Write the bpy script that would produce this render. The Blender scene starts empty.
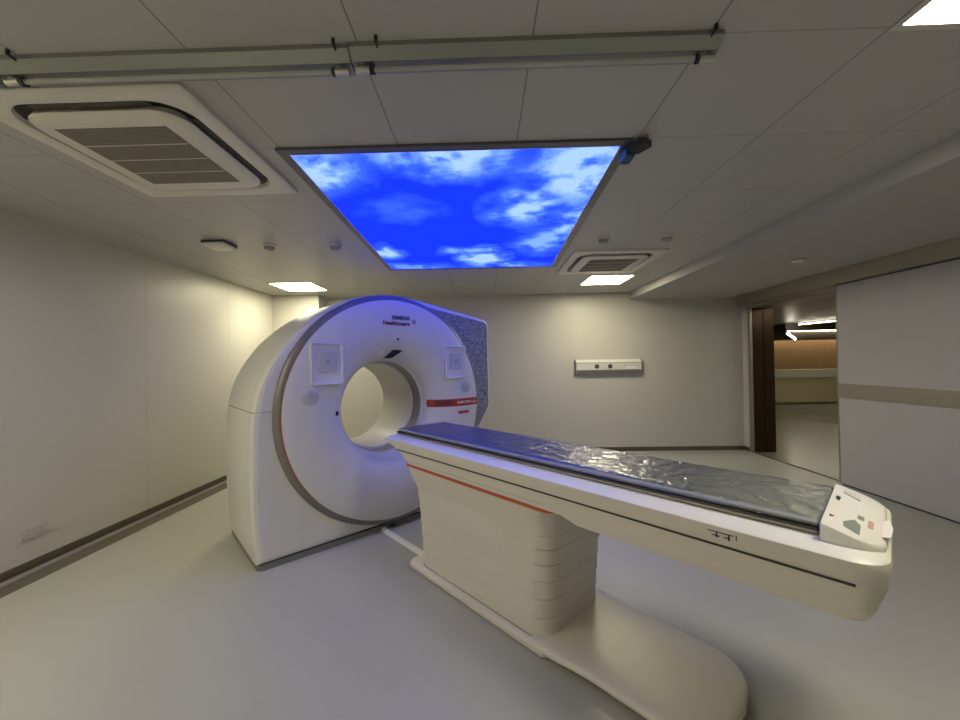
import bpy, bmesh, math, random
from mathutils import Vector, Matrix
random.seed(4)
scene = bpy.context.scene
C = scene.collection
PI = math.pi

# ------------------------------------------------------------------ camera
cam_d = bpy.data.cameras.new('camera')
cam = bpy.data.objects.new('camera', cam_d)
C.objects.link(cam)
cam_d.sensor_width = 36.0
cam_d.lens = 380.0 / 960.0 * 36.0
cam_d.shift_x = 5.0 / 960.0
cam_d.clip_start = 0.02
cam.matrix_world = (Matrix.Translation((0, 0, 1.45)) @ Matrix.Rotation(8 / 380, 4, 'Z')
                    @ Matrix.Rotation(PI / 2 + 3 / 380, 4, 'X') @ Matrix.Rotation(-0.016, 4, 'Z'))
scene.camera = cam

# ------------------------------------------------------------------ world, light levels, exposure
world = bpy.data.worlds.new('world')
scene.world = world
world.use_nodes = True
world.node_tree.nodes['Background'].inputs[0].default_value = (0.05, 0.05, 0.05, 1)
world.node_tree.nodes['Background'].inputs[1].default_value = 0.2
PANEL_STRENGTH = 24.0        # the square ceiling lights
PANEL_COLOR = (1.0, 0.93, 0.65)
SKY_STRENGTH = 1.0          # the sky picture light
scene.view_settings.view_transform = 'Standard'
scene.view_settings.look = 'None'
scene.view_settings.exposure = 0.42
scene.view_settings.gamma = 1.0
scene.view_settings.use_curve_mapping = False

# ------------------------------------------------------------------ materials
def new_mat(name):
    m = bpy.data.materials.new(name)
    m.use_nodes = True
    return m, m.node_tree.nodes, m.node_tree.links, m.node_tree.nodes['Principled BSDF']

def mat(name, col, rough=0.5, metal=0.0, var=0.04, scale=6.0, bump=0.0, bscale=60.0, coat=0.0, stretch=None, spec=0.5):
    m, N, L, b = new_mat(name)
    tc = N.new('ShaderNodeTexCoord')
    mp = N.new('ShaderNodeMapping')
    L.new(tc.outputs['Object'], mp.inputs[0])
    if stretch:
        mp.inputs['Scale'].default_value = stretch
    nz = N.new('ShaderNodeTexNoise')
    nz.inputs['Scale'].default_value = scale
    nz.inputs['Detail'].default_value = 3
    L.new(mp.outputs[0], nz.inputs['Vector'])
    mx = N.new('ShaderNodeMix'); mx.data_type = 'RGBA'
    c1 = tuple(min(1, c * (1 - var)) for c in col) + (1,)
    c2 = tuple(min(1, c * (1 + var)) for c in col) + (1,)
    mx.inputs[6].default_value = c1; mx.inputs[7].default_value = c2
    L.new(nz.outputs[0], mx.inputs[0])
    L.new(mx.outputs[2], b.inputs['Base Color'])
    b.inputs['Roughness'].default_value = rough
    b.inputs['Metallic'].default_value = metal
    b.inputs['Coat Weight'].default_value = coat
    b.inputs['Specular IOR Level'].default_value = spec
    if bump:
        n2 = N.new('ShaderNodeTexNoise'); n2.inputs['Scale'].default_value = bscale
        L.new(mp.outputs[0], n2.inputs['Vector'])
        bp = N.new('ShaderNodeBump'); bp.inputs['Strength'].default_value = bump
        bp.inputs['Distance'].default_value = 0.01
        L.new(n2.outputs[0], bp.inputs['Height'])
        L.new(bp.outputs[0], b.inputs['Normal'])
    return m

def emit(name, col, strength):
    m = bpy.data.materials.new(name); m.use_nodes = True
    N, L = m.node_tree.nodes, m.node_tree.links
    N.clear()
    o = N.new('ShaderNodeOutputMaterial'); e = N.new('ShaderNodeEmission')
    e.inputs[0].default_value = (*col, 1); e.inputs[1].default_value = strength
    L.new(e.outputs[0], o.inputs[0])
    return m

def seam_mat(name, col, rough, axes, line_dark=0.55, width=0.004, var=0.02, spec=0.5):
    """panelled surface: seams every `pitch` along the given axes (axis, pitch, offset) in object coordinates"""
    m, N, L, b = new_mat(name)
    tc = N.new('ShaderNodeTexCoord'); sx = N.new('ShaderNodeSeparateXYZ')
    L.new(tc.outputs['Object'], sx.inputs[0])
    def mth(op, a, bb=None, cl=False):
        n = N.new('ShaderNodeMath'); n.operation = op; n.use_clamp = cl
        for i, v in enumerate((a, bb)):
            if v is None: continue
            if isinstance(v, (int, float)): n.inputs[i].default_value = v
            else: L.new(v, n.inputs[i])
        return n.outputs[0]
    tot = None
    for ax, pitch, off, strength in axes:
        v = mth('SUBTRACT', sx.outputs[ax], off)
        v = mth('DIVIDE', v, pitch)
        v = mth('SUBTRACT', v, mth('ROUND', v))
        v = mth('MULTIPLY', mth('ABSOLUTE', v), pitch)
        v = mth('LESS_THAN', v, width / 2)
        v = mth('MULTIPLY', v, strength)
        tot = v if tot is None else mth('MAXIMUM', tot, v)
    nz = N.new('ShaderNodeTexNoise'); nz.inputs['Scale'].default_value = 1.5
    L.new(tc.outputs['Object'], nz.inputs['Vector'])
    mx = N.new('ShaderNodeMix'); mx.data_type = 'RGBA'
    mx.inputs[6].default_value = (*[c * (1 - var) for c in col], 1)
    mx.inputs[7].default_value = (*[c * (1 + var) for c in col], 1)
    L.new(nz.outputs[0], mx.inputs[0])
    m2 = N.new('ShaderNodeMix'); m2.data_type = 'RGBA'
    L.new(tot, m2.inputs[0]); L.new(mx.outputs[2], m2.inputs[6])
    m2.inputs[7].default_value = (*[c * line_dark for c in col], 1)
    L.new(m2.outputs[2], b.inputs['Base Color'])
    b.inputs['Roughness'].default_value = rough
    b.inputs['Specular IOR Level'].default_value = spec
    return m

M = {}
M['ceiling'] = seam_mat('ceiling_panels', (0.47, 0.46, 0.435), 0.42, [(0, 0.5945, 0.185, 1.0), (1, 0.596, 1.285, 0.5)], 0.45, 0.006)
M['soffit'] = mat('soffit_paint', (0.42, 0.41, 0.39), 0.7, var=0.02)
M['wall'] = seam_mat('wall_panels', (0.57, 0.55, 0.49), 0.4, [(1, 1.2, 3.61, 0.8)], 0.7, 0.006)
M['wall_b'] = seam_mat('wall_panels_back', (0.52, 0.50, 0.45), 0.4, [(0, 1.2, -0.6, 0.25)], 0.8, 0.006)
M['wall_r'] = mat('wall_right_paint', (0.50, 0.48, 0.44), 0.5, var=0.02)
M['floor'] = mat('vinyl_floor', (0.42, 0.42, 0.375), 0.34, var=0.05, scale=1.2, bump=0.03, bscale=20)
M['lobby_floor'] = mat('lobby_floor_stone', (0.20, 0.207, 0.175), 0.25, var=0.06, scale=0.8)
M['steel_dark'] = mat('brushed_dark_steel', (0.16, 0.14, 0.11), 0.4, 0.7, var=0.15, scale=8, stretch=(1, 1, 40))
M['steel'] = mat('brushed_steel', (0.40, 0.37, 0.31), 0.35, 0.8, var=0.08, scale=8, stretch=(1, 1, 60))
M['duct'] = mat('duct_cover_grey', (0.17, 0.155, 0.125), 0.45, 0.3, var=0.1, stretch=(1, 0.2, 1))
M['black'] = mat('black_rubber', (0.02, 0.02, 0.02), 0.6, var=0.1)
M['gap'] = mat('dark_gap', (0.045, 0.035, 0.03), 0.7, var=0.1)
M['white'] = mat('white_cover_plastic', (0.66, 0.65, 0.63), 0.42, var=0.015)
M['cream'] = mat('table_cover_plastic', (0.66, 0.625, 0.575), 0.38, var=0.015)
M['cream_top'] = mat('table_top_plastic', (0.78, 0.765, 0.74), 0.35, var=0.015)
M['rim'] = mat('rim_grey_plastic', (0.20, 0.185, 0.18), 0.38, 0.2, var=0.04)
M['ring'] = mat('scan_ring_film', (0.22, 0.215, 0.18), 0.4, var=0.05)
M['liner'] = mat('bore_liner', (0.62, 0.60, 0.54), 0.4, var=0.02)
M['base_trim'] = mat('gantry_base_grey', (0.19, 0.19, 0.185), 0.5, var=0.05)
M['orange'] = mat('orange_accent', (0.55, 0.11, 0.035), 0.4, var=0.05)
M['red'] = mat('red_band', (0.42, 0.045, 0.02), 0.4, var=0.08)
M['red_dark'] = mat('red_band_dark', (0.16, 0.03, 0.025), 0.4, var=0.1)
M['logo_dark'] = mat('logo_dark_teal', (0.02, 0.06, 0.14), 0.5)
M['logo_red'] = mat('logo_red', (0.28, 0.05, 0.06), 0.5)
M['print_white'] = mat('print_white', (0.8, 0.75, 0.7), 0.5)
M['print_black'] = mat('print_black', (0.03, 0.03, 0.03), 0.5)
M['button'] = mat('button_grey', (0.50, 0.50, 0.50), 0.4, var=0.02)
M['button_line'] = mat('button_line_grey', (0.30, 0.31, 0.32), 0.4, var=0.02)
M['glass_black'] = mat('display_glass', (0.01, 0.01, 0.015), 0.08, var=0.1)
M['ac'] = mat('ac_plastic', (0.74, 0.71, 0.63), 0.45, var=0.02)
M['grille'] = mat('ac_grille', (0.22, 0.20, 0.16), 0.6, var=0.06, scale=30)
M['louver'] = mat('ac_louver', (0.10, 0.09, 0.08), 0.5)
M['metal'] = mat('cap_metal', (0.55, 0.54, 0.5), 0.25, 0.9, var=0.05)
M['frame_dark'] = mat('sky_frame_metal', (0.15, 0.145, 0.16), 0.35, 0.6, var=0.08)
M['frame_light'] = mat('light_frame', (0.6, 0.58, 0.52), 0.4)
M['bronze'] = mat('bronze_panel', (0.05, 0.032, 0.019), 0.25, 0.8, var=0.2, scale=4, stretch=(30, 30, 0.4))
M['door'] = mat('door_laminate', (0.47, 0.455, 0.44), 0.5, var=0.02)
M['wood'] = mat('warm_wood', (0.48, 0.32, 0.18), 0.45, var=0.15, scale=3, stretch=(8, 8, 0.5))
M['canopy'] = mat('canopy_brown', (0.04, 0.025, 0.012), 0.5)
M['counter'] = mat('counter_front', (0.62, 0.52, 0.31), 0.5, var=0.03)
M['counter_top'] = mat('counter_top_stone', (0.68, 0.64, 0.50), 0.3, var=0.03)
M['lobby_wall'] = mat('lobby_wall', (0.45, 0.42, 0.36), 0.6)
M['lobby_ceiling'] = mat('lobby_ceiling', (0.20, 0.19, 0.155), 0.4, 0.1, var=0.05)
M['socket'] = mat('socket_plastic', (0.62, 0.61, 0.56), 0.4)
M['alu'] = mat('aluminium_rail', (0.30, 0.31, 0.30), 0.35, 0.6, var=0.04)
M['alu_dark'] = mat('aluminium_dark', (0.26, 0.27, 0.27), 0.4, 0.5, var=0.08, scale=30)  # slightly darker aluminium for the reflector and lower fascia
M['tube_white'] = mat('tube_phosphor', (0.42, 0.42, 0.41), 0.22, var=0.02)
M['det'] = mat('detector_plastic', (0.32, 0.30, 0.27), 0.5)
M['screen'] = mat('label_green', (0.24, 0.27, 0.24), 0.4)
M['sticker_red'] = mat('sticker_red', (0.58, 0.34, 0.28), 0.5)
M['panel_light'] = emit('panel_light_diffuser', PANEL_COLOR, PANEL_STRENGTH)
M['lobby_light'] = emit('lobby_linear_light', (1.0, 0.93, 0.72), 17.0)
M['lobby_glow'] = emit('lobby_cove_light', (1.0, 0.82, 0.56), 14.0)

# mottled grey panel on the gantry's right front
m, N, L, b = new_mat('mottled_textile')
tc = N.new('ShaderNodeTexCoord'); mp = N.new('ShaderNodeMapping'); mp.inputs['Scale'].default_value = (1, 1, 1.8)
L.new(tc.outputs['Object'], mp.inputs[0])
nz = N.new('ShaderNodeTexNoise'); nz.inputs['Scale'].default_value = 38; nz.inputs['Detail'].default_value = 8
nz.inputs['Roughness'].default_value = 0.75
L.new(mp.outputs[0], nz.inputs['Vector'])
cr = N.new('ShaderNodeValToRGB'); L.new(nz.outputs[0], cr.inputs[0])
cr.color_ramp.elements[0].position = 0.34; cr.color_ramp.elements[0].color = (0.045, 0.05, 0.065, 1)
cr.color_ramp.elements[1].position = 0.66; cr.color_ramp.elements[1].color = (0.42, 0.43, 0.46, 1)
L.new(cr.outputs[0], b.inputs['Base Color']); b.inputs['Roughness'].default_value = 0.55
M['mottled'] = m

# pad under film
m, N, L, b = new_mat('pad_fabric')
b.inputs['Base Color'].default_value = (0.25, 0.26, 0.275, 1)
b.inputs['Roughness'].default_value = 0.6
tc = N.new('ShaderNodeTexCoord'); nz = N.new('ShaderNodeTexNoise'); nz.inputs['Scale'].default_value = 5
L.new(tc.outputs['Object'], nz.inputs['Vector'])
mx = N.new('ShaderNodeMix'); mx.data_type = 'RGBA'
mx.inputs[6].default_value = (0.23, 0.24, 0.255, 1); mx.inputs[7].default_value = (0.27, 0.28, 0.295, 1)
L.new(nz.outputs[0], mx.inputs[0]); L.new(mx.outputs[2], b.inputs['Base Color'])
M['pad'] = m

# clear film
m = bpy.data.materials.new('clear_film'); m.use_nodes = True
N, L = m.node_tree.nodes, m.node_tree.links; N.clear()
o = N.new('ShaderNodeOutputMaterial'); tr = N.new('ShaderNodeBsdfTransparent'); gl = N.new('ShaderNodeBsdfGlossy')
tr.inputs[0].default_value = (0.93, 0.94, 0.95, 1)
gl.inputs['Roughness'].default_value = 0.18; gl.inputs[0].default_value = (1, 1, 1, 1)
fr = N.new('ShaderNodeFresnel'); fr.inputs[0].default_value = 1.75
tc = N.new('ShaderNodeTexCoord'); mp = N.new('ShaderNodeMapping'); mp.inputs['Scale'].default_value = (1.3, 2.2, 1)
mp.inputs['Rotation'].default_value = (0, 0, 0.5)
L.new(tc.outputs['Object'], mp.inputs[0])
nz = N.new('ShaderNodeTexNoise'); nz.inputs['Scale'].default_value = 6; nz.inputs['Detail'].default_value = 3
nz.inputs['Distortion'].default_value = 2.0
L.new(mp.outputs[0], nz.inputs['Vector'])
bp = N.new('ShaderNodeBump'); bp.inputs['Strength'].default_value = 0.5; bp.inputs['Distance'].default_value = 0.02
L.new(nz.outputs[0], bp.inputs['Height']); L.new(bp.outputs[0], gl.inputs['Normal']); L.new(bp.outputs[0], fr.inputs['Normal'])
ms = N.new('ShaderNodeMixShader'); L.new(fr.outputs[0], ms.inputs[0]); L.new(tr.outputs[0], ms.inputs[1]); L.new(gl.outputs[0], ms.inputs[2])
L.new(ms.outputs[0], o.inputs[0])
M['film'] = m

# unlit glass tube
m = bpy.data.materials.new('lamp_glass'); m.use_nodes = True
N, L = m.node_tree.nodes, m.node_tree.links; N.clear()
o = N.new('ShaderNodeOutputMaterial'); tr = N.new('ShaderNodeBsdfTransparent'); gl = N.new('ShaderNodeBsdfGlossy')
tr.inputs[0].default_value = (0.9, 0.9, 0.9, 1); gl.inputs['Roughness'].default_value = 0.1
fr = N.new('ShaderNodeFresnel'); fr.inputs[0].default_value = 1.6
ms = N.new('ShaderNodeMixShader'); L.new(fr.outputs[0], ms.inputs[0]); L.new(tr.outputs[0], ms.inputs[1]); L.new(gl.outputs[0], ms.inputs[2])
L.new(ms.outputs[0], o.inputs[0])
M['tube'] = m

# luminous sky picture, object coordinates: x 0..1 left-right, y 0..1 near-far (set through the mesh's own frame in metres)
def sky_material(w, h):
    m = bpy.data.materials.new('backlit_sky_print'); m.use_nodes = True
    N, L = m.node_tree.nodes, m.node_tree.links; N.clear()
    out = N.new('ShaderNodeOutputMaterial'); em = N.new('ShaderNodeEmission')
    L.new(em.outputs[0], out.inputs[0]); em.inputs[1].default_value = SKY_STRENGTH
    tc = N.new('ShaderNodeTexCoord')
    mp = N.new('ShaderNodeMapping'); mp.inputs['Scale'].default_value = (1 / w, 1 / h, 1)
    L.new(tc.outputs['Object'], mp.inputs[0])
    wz = N.new('ShaderNodeTexNoise'); wz.inputs['Scale'].default_value = 3.5; wz.inputs['Detail'].default_value = 5
    L.new(tc.outputs['Object'], wz.inputs['Vector'])
    va = N.new('ShaderNodeVectorMath'); va.operation = 'SUBTRACT'; L.new(wz.outputs['Color'], va.inputs[0]); va.inputs[1].default_value = (0.5, 0.5, 0.5)
    vs = N.new('ShaderNodeVectorMath'); vs.operation = 'SCALE'; L.new(va.outputs[0], vs.inputs[0]); vs.inputs['Scale'].default_value = 0.16
    vd = N.new('ShaderNodeVectorMath'); vd.operation = 'ADD'; L.new(mp.outputs[0], vd.inputs[0]); L.new(vs.outputs[0], vd.inputs[1])
    sx = N.new('ShaderNodeSeparateXYZ'); L.new(vd.outputs[0], sx.inputs[0])
    def mth(op, *a, cl=False):
        n = N.new('ShaderNodeMath'); n.operation = op; n.use_clamp = cl
        for i, v in enumerate(a):
            if isinstance(v, (int, float)): n.inputs[i].default_value = v
            else: L.new(v, n.inputs[i])
        return n.outputs[0]
    blobs = [(0.03, 0.03, 0.17, 0.15, 1.0), (0.47, 0.0, 0.22, 0.12, 1.0), (0.93, 0.10, 0.24, 0.26, 0.8), (0.76, 0.32, 0.17, 0.14, 0.75),
             (0.58, 0.82, 0.14, 0.14, 1.0), (0.45, 0.74, 0.12, 0.06, 0.55), (0.04, 0.72, 0.10, 0.09, 0.9), (0.26, 0.32, 0.17, 0.10, 0.3), (0.12, 0.98, 0.28, 0.10, 0.5),
             (0.90, 0.62, 0.16, 0.18, 0.6), (0.68, 0.97, 0.3, 0.07, 0.6), (0.98, 0.45, 0.12, 0.2, 0.7)]
    tot = None
    for (cx, cy, rx, ry, s) in blobs:
        dx = mth('DIVIDE', mth('SUBTRACT', sx.outputs[0], cx), rx)
        dy = mth('DIVIDE', mth('SUBTRACT', sx.outputs[1], cy), ry)
        d = mth('SQRT', mth('ADD', mth('MULTIPLY', dx, dx), mth('MULTIPLY', dy, dy)))
        v = mth('MULTIPLY', mth('SUBTRACT', 1.4, d, cl=True), 1.35 * s)
        tot = v if tot is None else mth('MAXIMUM', tot, v)
    nz = N.new('ShaderNodeTexNoise'); nz.inputs['Scale'].default_value = 3.6; nz.inputs['Detail'].default_value = 5; nz.inputs['Roughness'].default_value = 0.55
    nz.inputs['Distortion'].default_value = 0.15
    L.new(tc.outputs['Object'], nz.inputs['Vector'])
    n1 = mth('MULTIPLY', mth('SUBTRACT', nz.outputs[0], 0.27), 3.4, cl=True)
    fac = mth('MULTIPLY', tot, n1, cl=True)
    cr = N.new('ShaderNodeValToRGB'); L.new(fac, cr.inputs[0])
    e = cr.color_ramp.elements
    e[0].position = 0.05; e[0].color = (0.008, 0.034, 1.9, 1)
    e[1].position = 1.0; e[1].color = (0.33, 0.52, 1.9, 1)
    k = e.new(0.45); k.color = (0.04, 0.12, 1.9, 1)
    k = e.new(0.75); k.color = (0.15, 0.31, 1.9, 1)
    # slow tonal change over the print
    L.new(cr.outputs[0], em.inputs[0])
    return m

# ------------------------------------------------------------------ helpers
def tag(o, label=None, cat=None, group=None, kind=None):
    if label: o['label'] = label
    if cat: o['category'] = cat
    if group: o['group'] = group
    if kind: o['kind'] = kind
    return o

def obj(name, bm, material, parent=None, smooth=True, angle=35):
    bmesh.ops.recalc_face_normals(bm, faces=bm.faces)
    me = bpy.data.meshes.new(name)
    bm.to_mesh(me); bm.free()
    mats = material if isinstance(material, (list, tuple)) else [material]
    for k in mats: me.materials.append(k)
    if smooth:
        me.polygons.foreach_set('use_smooth', [True] * len(me.polygons))
        me.set_sharp_from_angle(angle=math.radians(angle))
    o = bpy.data.objects.new(name, me)
    C.objects.link(o)
    if parent: o.parent = parent
    return o

def struct(name, bm, material, parent=None, **k):
    o = obj(name, bm, material, parent, **k)
    if parent is None: o['kind'] = 'structure'
    return o

def thing(name, label, cat, loc=(0, 0, 0), rz=0.0, group=None, kind=None):
    o = bpy.data.objects.new(name, None); C.objects.link(o)
    o.empty_display_size = 0.1
    o.location = loc; o.rotation_euler = (0, 0, rz)
    return tag(o, label, cat, group, kind)

def box(bm, x0, x1, y0, y1, z0, z1, bev=0.0, seg=2):
    vs = [bm.verts.new(p) for p in [(x0, y0, z0), (x1, y0, z0), (x1, y1, z0), (x0, y1, z0), (x0, y0, z1), (x1, y0, z1), (x1, y1, z1), (x0, y1, z1)]]
    fs = [bm.faces.new([vs[i] for i in f]) for f in [(0, 3, 2, 1), (4, 5, 6, 7), (0, 1, 5, 4), (1, 2, 6, 5), (2, 3, 7, 6), (3, 0, 4, 7)]]
    if bev:
        es = list({e for f in fs for e in f.edges})
        bmesh.ops.bevel(bm, geom=es, offset=bev, segments=seg, affect='EDGES', profile=0.5)
    return bm

def boxm(x0, x1, y0, y1, z0, z1, bev=0.0, seg=2):
    return box(bmesh.new(), x0, x1, y0, y1, z0, z1, bev, seg)

def loft(rings, bm=None, cap=True, closed=True):
    bm = bm or bmesh.new()
    R = [[bm.verts.new(p) for p in r] for r in rings]
    n = len(R[0])
    for a, b_ in zip(R, R[1:]):
        for i in range(n if closed else n - 1):
            j = (i + 1) % n
            try: bm.faces.new((a[i], a[j], b_[j], b_[i]))
            except ValueError: pass
    if cap:
        bm.faces.new(list(reversed(R[0]))); bm.faces.new(R[-1])
    return bm

def rr(x0, x1, y0, y1, z, r=0.05, n=8, rb=None):
    """rounded rectangle ring; r at y0 corners, rb at y1 corners"""
    rb = r if rb is None else rb
    pts = []
    for (cx, cy, a0, q) in [(x1 - rb, y1 - rb, 0, rb), (x0 + rb, y1 - rb, 90, rb), (x0 + r, y0 + r, 180, r), (x1 - r, y0 + r, 270, r)]:
        for i in range(n + 1):
            a = math.radians(a0 + 90 * i / n)
            pts.append((cx + q * math.cos(a), cy + q * math.sin(a), z))
    return pts

def lathe_y(profile, cx, cz, n=160, a0=0.0, a1=360.0, bm=None):
    """profile of (radius, y) turned about the y axis at (cx, cz)"""
    bm = bm or bmesh.new()
    full = abs(a1 - a0) >= 359.9
    cnt = n if full else n + 1
    rings = []
    for r, y in profile:
        rings.append([(cx + r * math.cos(math.radians(a0 + (a1 - a0) * i / n)), y, cz + r * math.sin(math.radians(a0 + (a1 - a0) * i / n))) for i in range(cnt)])
    return loft(rings, bm, cap=False, closed=full)

def lathe_z(profile, cx=0, cy=0, n=32, bm=None):
    rings = [[(cx + r * math.cos(2 * PI * i / n), cy + r * math.sin(2 * PI * i / n), z) for i in range(n)] for r, z in profile]
    return loft(rings, bm, cap=True)

def cyl(p0, p1, r, n=20, bm=None):
    p0, p1 = Vector(p0), Vector(p1)
    d = (p1 - p0).normalized()
    a = d.orthogonal().normalized(); b_ = d.cross(a)
    rings = [[p + r * (math.cos(2 * PI * i / n) * a + math.sin(2 * PI * i / n) * b_) for i in range(n)] for p in (p0, p1)]
    return loft(rings, bm, cap=True)

def prism(poly, axis, a, b_, bm=None):
    """polygon in the two other axes extruded along axis from a to b"""
    def P(q, t):
        if axis == 0: return (t, q[0], q[1])
        if axis == 1: return (q[0], t, q[1])
        return (q[0], q[1], t)
    return loft([[P(q, a) for q in poly], [P(q, b_) for q in poly]], bm)

def text_bm(body, size, shear=0.0, bold=0.0, spacing=1.0):
    cu = bpy.data.curves.new('lettering', 'FONT')
    cu.body = body; cu.size = size; cu.shear = shear; cu.offset = bold; cu.space_character = spacing
    cu.resolution_u = 3
    o = bpy.data.objects.new('lettering', cu); C.objects.link(o)
    bpy.context.view_layer.update()
    me = bpy.data.meshes.new_from_object(o.evaluated_get(bpy.context.evaluated_depsgraph_get()))
    bm = bmesh.new(); bm.from_mesh(me)
    bpy.data.objects.remove(o); bpy.data.curves.remove(cu); bpy.data.meshes.remove(me)
    return bm

def copy_tree(o, parent=None):
    c = o.copy(); C.objects.link(c); c.parent = parent
    for ch in list(o.children): copy_tree(ch, c)
    return c

# ------------------------------------------------------------------ room shell
XL, XR, YB, YF, H = -3.26, 4.15, 6.16, -1.5, 2.545
LOW = 2.43
T = 0.15
struct('floor', boxm(XL - T, XR, YF - T, YB + T, -0.1, 0), M['floor'], smooth=False)
struct('ceiling', boxm(XL - T, 2.36, YF - T, YB + T, H, H + 0.1), M['ceiling'], smooth=False)
struct('trim_1', boxm(2.36, XR + 0.35, YF - T, YB + T, LOW, H + 0.1), M['soffit'], smooth=False)      # dropped soffit on the right
struct('wall_left', boxm(XL - T, XL, YF - T, YB + T, 0, H), M['wall'], smooth=False)
struct('wall_back', boxm(XL, XR + 0.35, YB, YB + T, 0, H), M['wall_b'], smooth=False)
struct('wall_back_column', boxm(XL, -2.53, 5.82, YB, 0, H), M['wall_b'], smooth=False)
struct('wall_front', boxm(XL, XR, YF - T, YF, 0, H), M['wall_r'], smooth=False)
OPN0, OPN1, OPZ = 3.95, 5.985, 2.235
bm = boxm(XR, XR + 0.35, YF - T, OPN0, 0, LOW)
box(bm, XR, XR + 0.35, OPN0, OPN1, OPZ, LOW)
box(bm, XR, XR + 0.35, OPN1, YB, 0, LOW)
struct('wall_right', bm, M['wall_r'], smooth=False)
# skirting
struct('baseboard_back', boxm(-2.53, XR, YB - 0.012, YB, 0, 0.065, 0.002), M['steel_dark'], smooth=False)
bm = boxm(XL, -2.53, 5.808, 5.82, 0, 0.065, 0.002); box(bm, -2.53, -2.518, 5.808, YB - 0.012, 0, 0.065, 0.002)
struct('baseboard_column', bm, M['steel_dark'], smooth=False)
struct('baseboard_left', boxm(XL, XL + 0.014, YF, 5.808, 0.03, 0.09, 0.003), M['steel_dark'], smooth=False)
struct('baseboard_right', boxm(XR - 0.012, XR, 6.035, YB - 0.0125, 0, 0.06, 0.002), M['steel_dark'], smooth=False)
# floor trunking along the left wall
t = thing('floor_trunking', 'long flat grey metal cable trunking on the floor along the left wall', 'cable duct', (XL, 0, 0))
obj('lower_strip', boxm(0.001, 0.010, YF + 0.02, 5.80, 0.0, 0.028), M['cream'], t, smooth=False)
for (a, b_) in [(YF + 0.02, 0.66), (0.664, 3.66), (3.664, 5.80)]:
    obj('cover_plate', boxm(0.028, 0.165, a, b_, 0.0, 0.005, 0.001), M['duct'], t, smooth=False)
    obj('cover_edge', boxm(0.028, 0.034, a, b_, 0.0052, 0.0072), M['steel'], t, smooth=False)
obj('shadow_gap', boxm(0.0105, 0.0275, YF + 0.02, 5.80, 0.0, 0.001), M['black'], t, smooth=False)

# door surround, bronze reveal, header
struct('trim_2', boxm(XR - 0.006, XR + 0.03, OPN1 - 0.012, OPN1 + 0.045, 0, OPZ + 0.03, 0.002), M['steel'], smooth=False)
bm = boxm(XR + 0.03, XR + 0.185, OPN1 - 0.02, OPN1, 0, OPZ, 0.002); box(bm, XR + 0.195, XR + 0.35, OPN1 - 0.02, OPN1, 0, OPZ, 0.002)
box(bm, XR + 0.18, XR + 0.2, OPN1 - 0.01, OPN1, 0, OPZ)
struct('trim_3', bm, M['bronze'], smooth=False)
bm = boxm(XR - 0.006, XR + 0.02, OPN0, OPN1 - 0.012, OPZ, OPZ + 0.03, 0.002)
box(bm, XR + 0.02, XR + 0.35, OPN0, OPN1 - 0.02, OPZ - 0.004, OPZ - 0.0005)
struct('trim_4', bm, M['steel'], smooth=False)
d = thing('door_1', None, None, (XR, 0, 0), kind='structure')
obj('leaf', boxm(-0.085, -0.04, 2.35, 4.44, 0.015, 2.27, 0.003), M['door'], d, smooth=False)
obj('push_band', boxm(-0.092, -0.0855, 2.36, 4.435, 0.99, 1.15, 0.002), M['steel'], d, smooth=False)
obj('leaf_edge', boxm(-0.09, -0.035, 4.4402, 4.452, 0.015, 2.27, 0.002), M['steel'], d, smooth=False)
obj('bottom_seal', boxm(-0.075, -0.05, 2.36, 4.43, 0.0, 0.0148), M['black'], d, smooth=False)
obj('rail_cover', boxm(-0.20, 0.0, 1.8, 6.0, 2.275, LOW, 0.004), M['steel'], d, smooth=False)
obj('rail_shadow', boxm(-0.12, -0.03, 1.81, 4.44, 2.270, 2.2748), M['black'], d, smooth=False)
struct('trim_5', boxm(XR - 0.01, XR + 0.035, OPN0, OPN1 - 0.02, 0.0005, 0.006, 0.001), M['steel_dark'], smooth=False)
struct('trim_6', boxm(XR - 0.012, XR, 1.0, OPN0, 0, 0.055, 0.002), M['steel_dark'], smooth=False)

# ------------------------------------------------------------------ lobby beyond the doorway
LZ = 2.42
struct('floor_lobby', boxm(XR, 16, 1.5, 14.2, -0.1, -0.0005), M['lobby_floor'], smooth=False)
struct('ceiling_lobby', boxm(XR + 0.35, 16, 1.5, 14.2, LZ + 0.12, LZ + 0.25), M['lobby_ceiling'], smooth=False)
struct('wall_lobby_back', boxm(XR + 0.35, 16, 13.8, 14.0, 0, LZ + 0.12), M['wood'], smooth=False)
struct('wall_lobby_right', boxm(15.8, 16, 1.5, 13.8, 0, LZ + 0.12), M['lobby_wall'], smooth=False)
struct('wall_lobby_near', boxm(XR + 0.35, 16, 1.4, 1.5, 0, LZ + 0.12), M['lobby_wall'], smooth=False)
struct('trim_7', prism([(9.60, 2.54), (15.7, 2.54), (15.7, 2.06), (9.86, 2.06), (9.62, 2.26)], 1, 12.25, 13.5), M['canopy'], smooth=False)     # dropped brown canopy over the counter
r = thing('reception_counter', 'long cream reception counter seen through the open doorway', 'counter', (8.6, 12.1, 0))
obj('front_panel', boxm(0, 6.0, 0.06, 0.10, 0.06, 0.83), M['counter'], r, smooth=False)
obj('body', boxm(0, 6.0, 0.101, 0.7, 0.06, 0.83), M['counter'], r, smooth=False)
obj('plinth', boxm(0.02, 6.0, 0.10, 0.68, 0, 0.06), M['steel'], r, smooth=False)
obj('worktop', boxm(-0.03, 6.02, 0.0, 0.72, 0.831, 1.08, 0.006), M['counter_top'], r, smooth=False)
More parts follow.
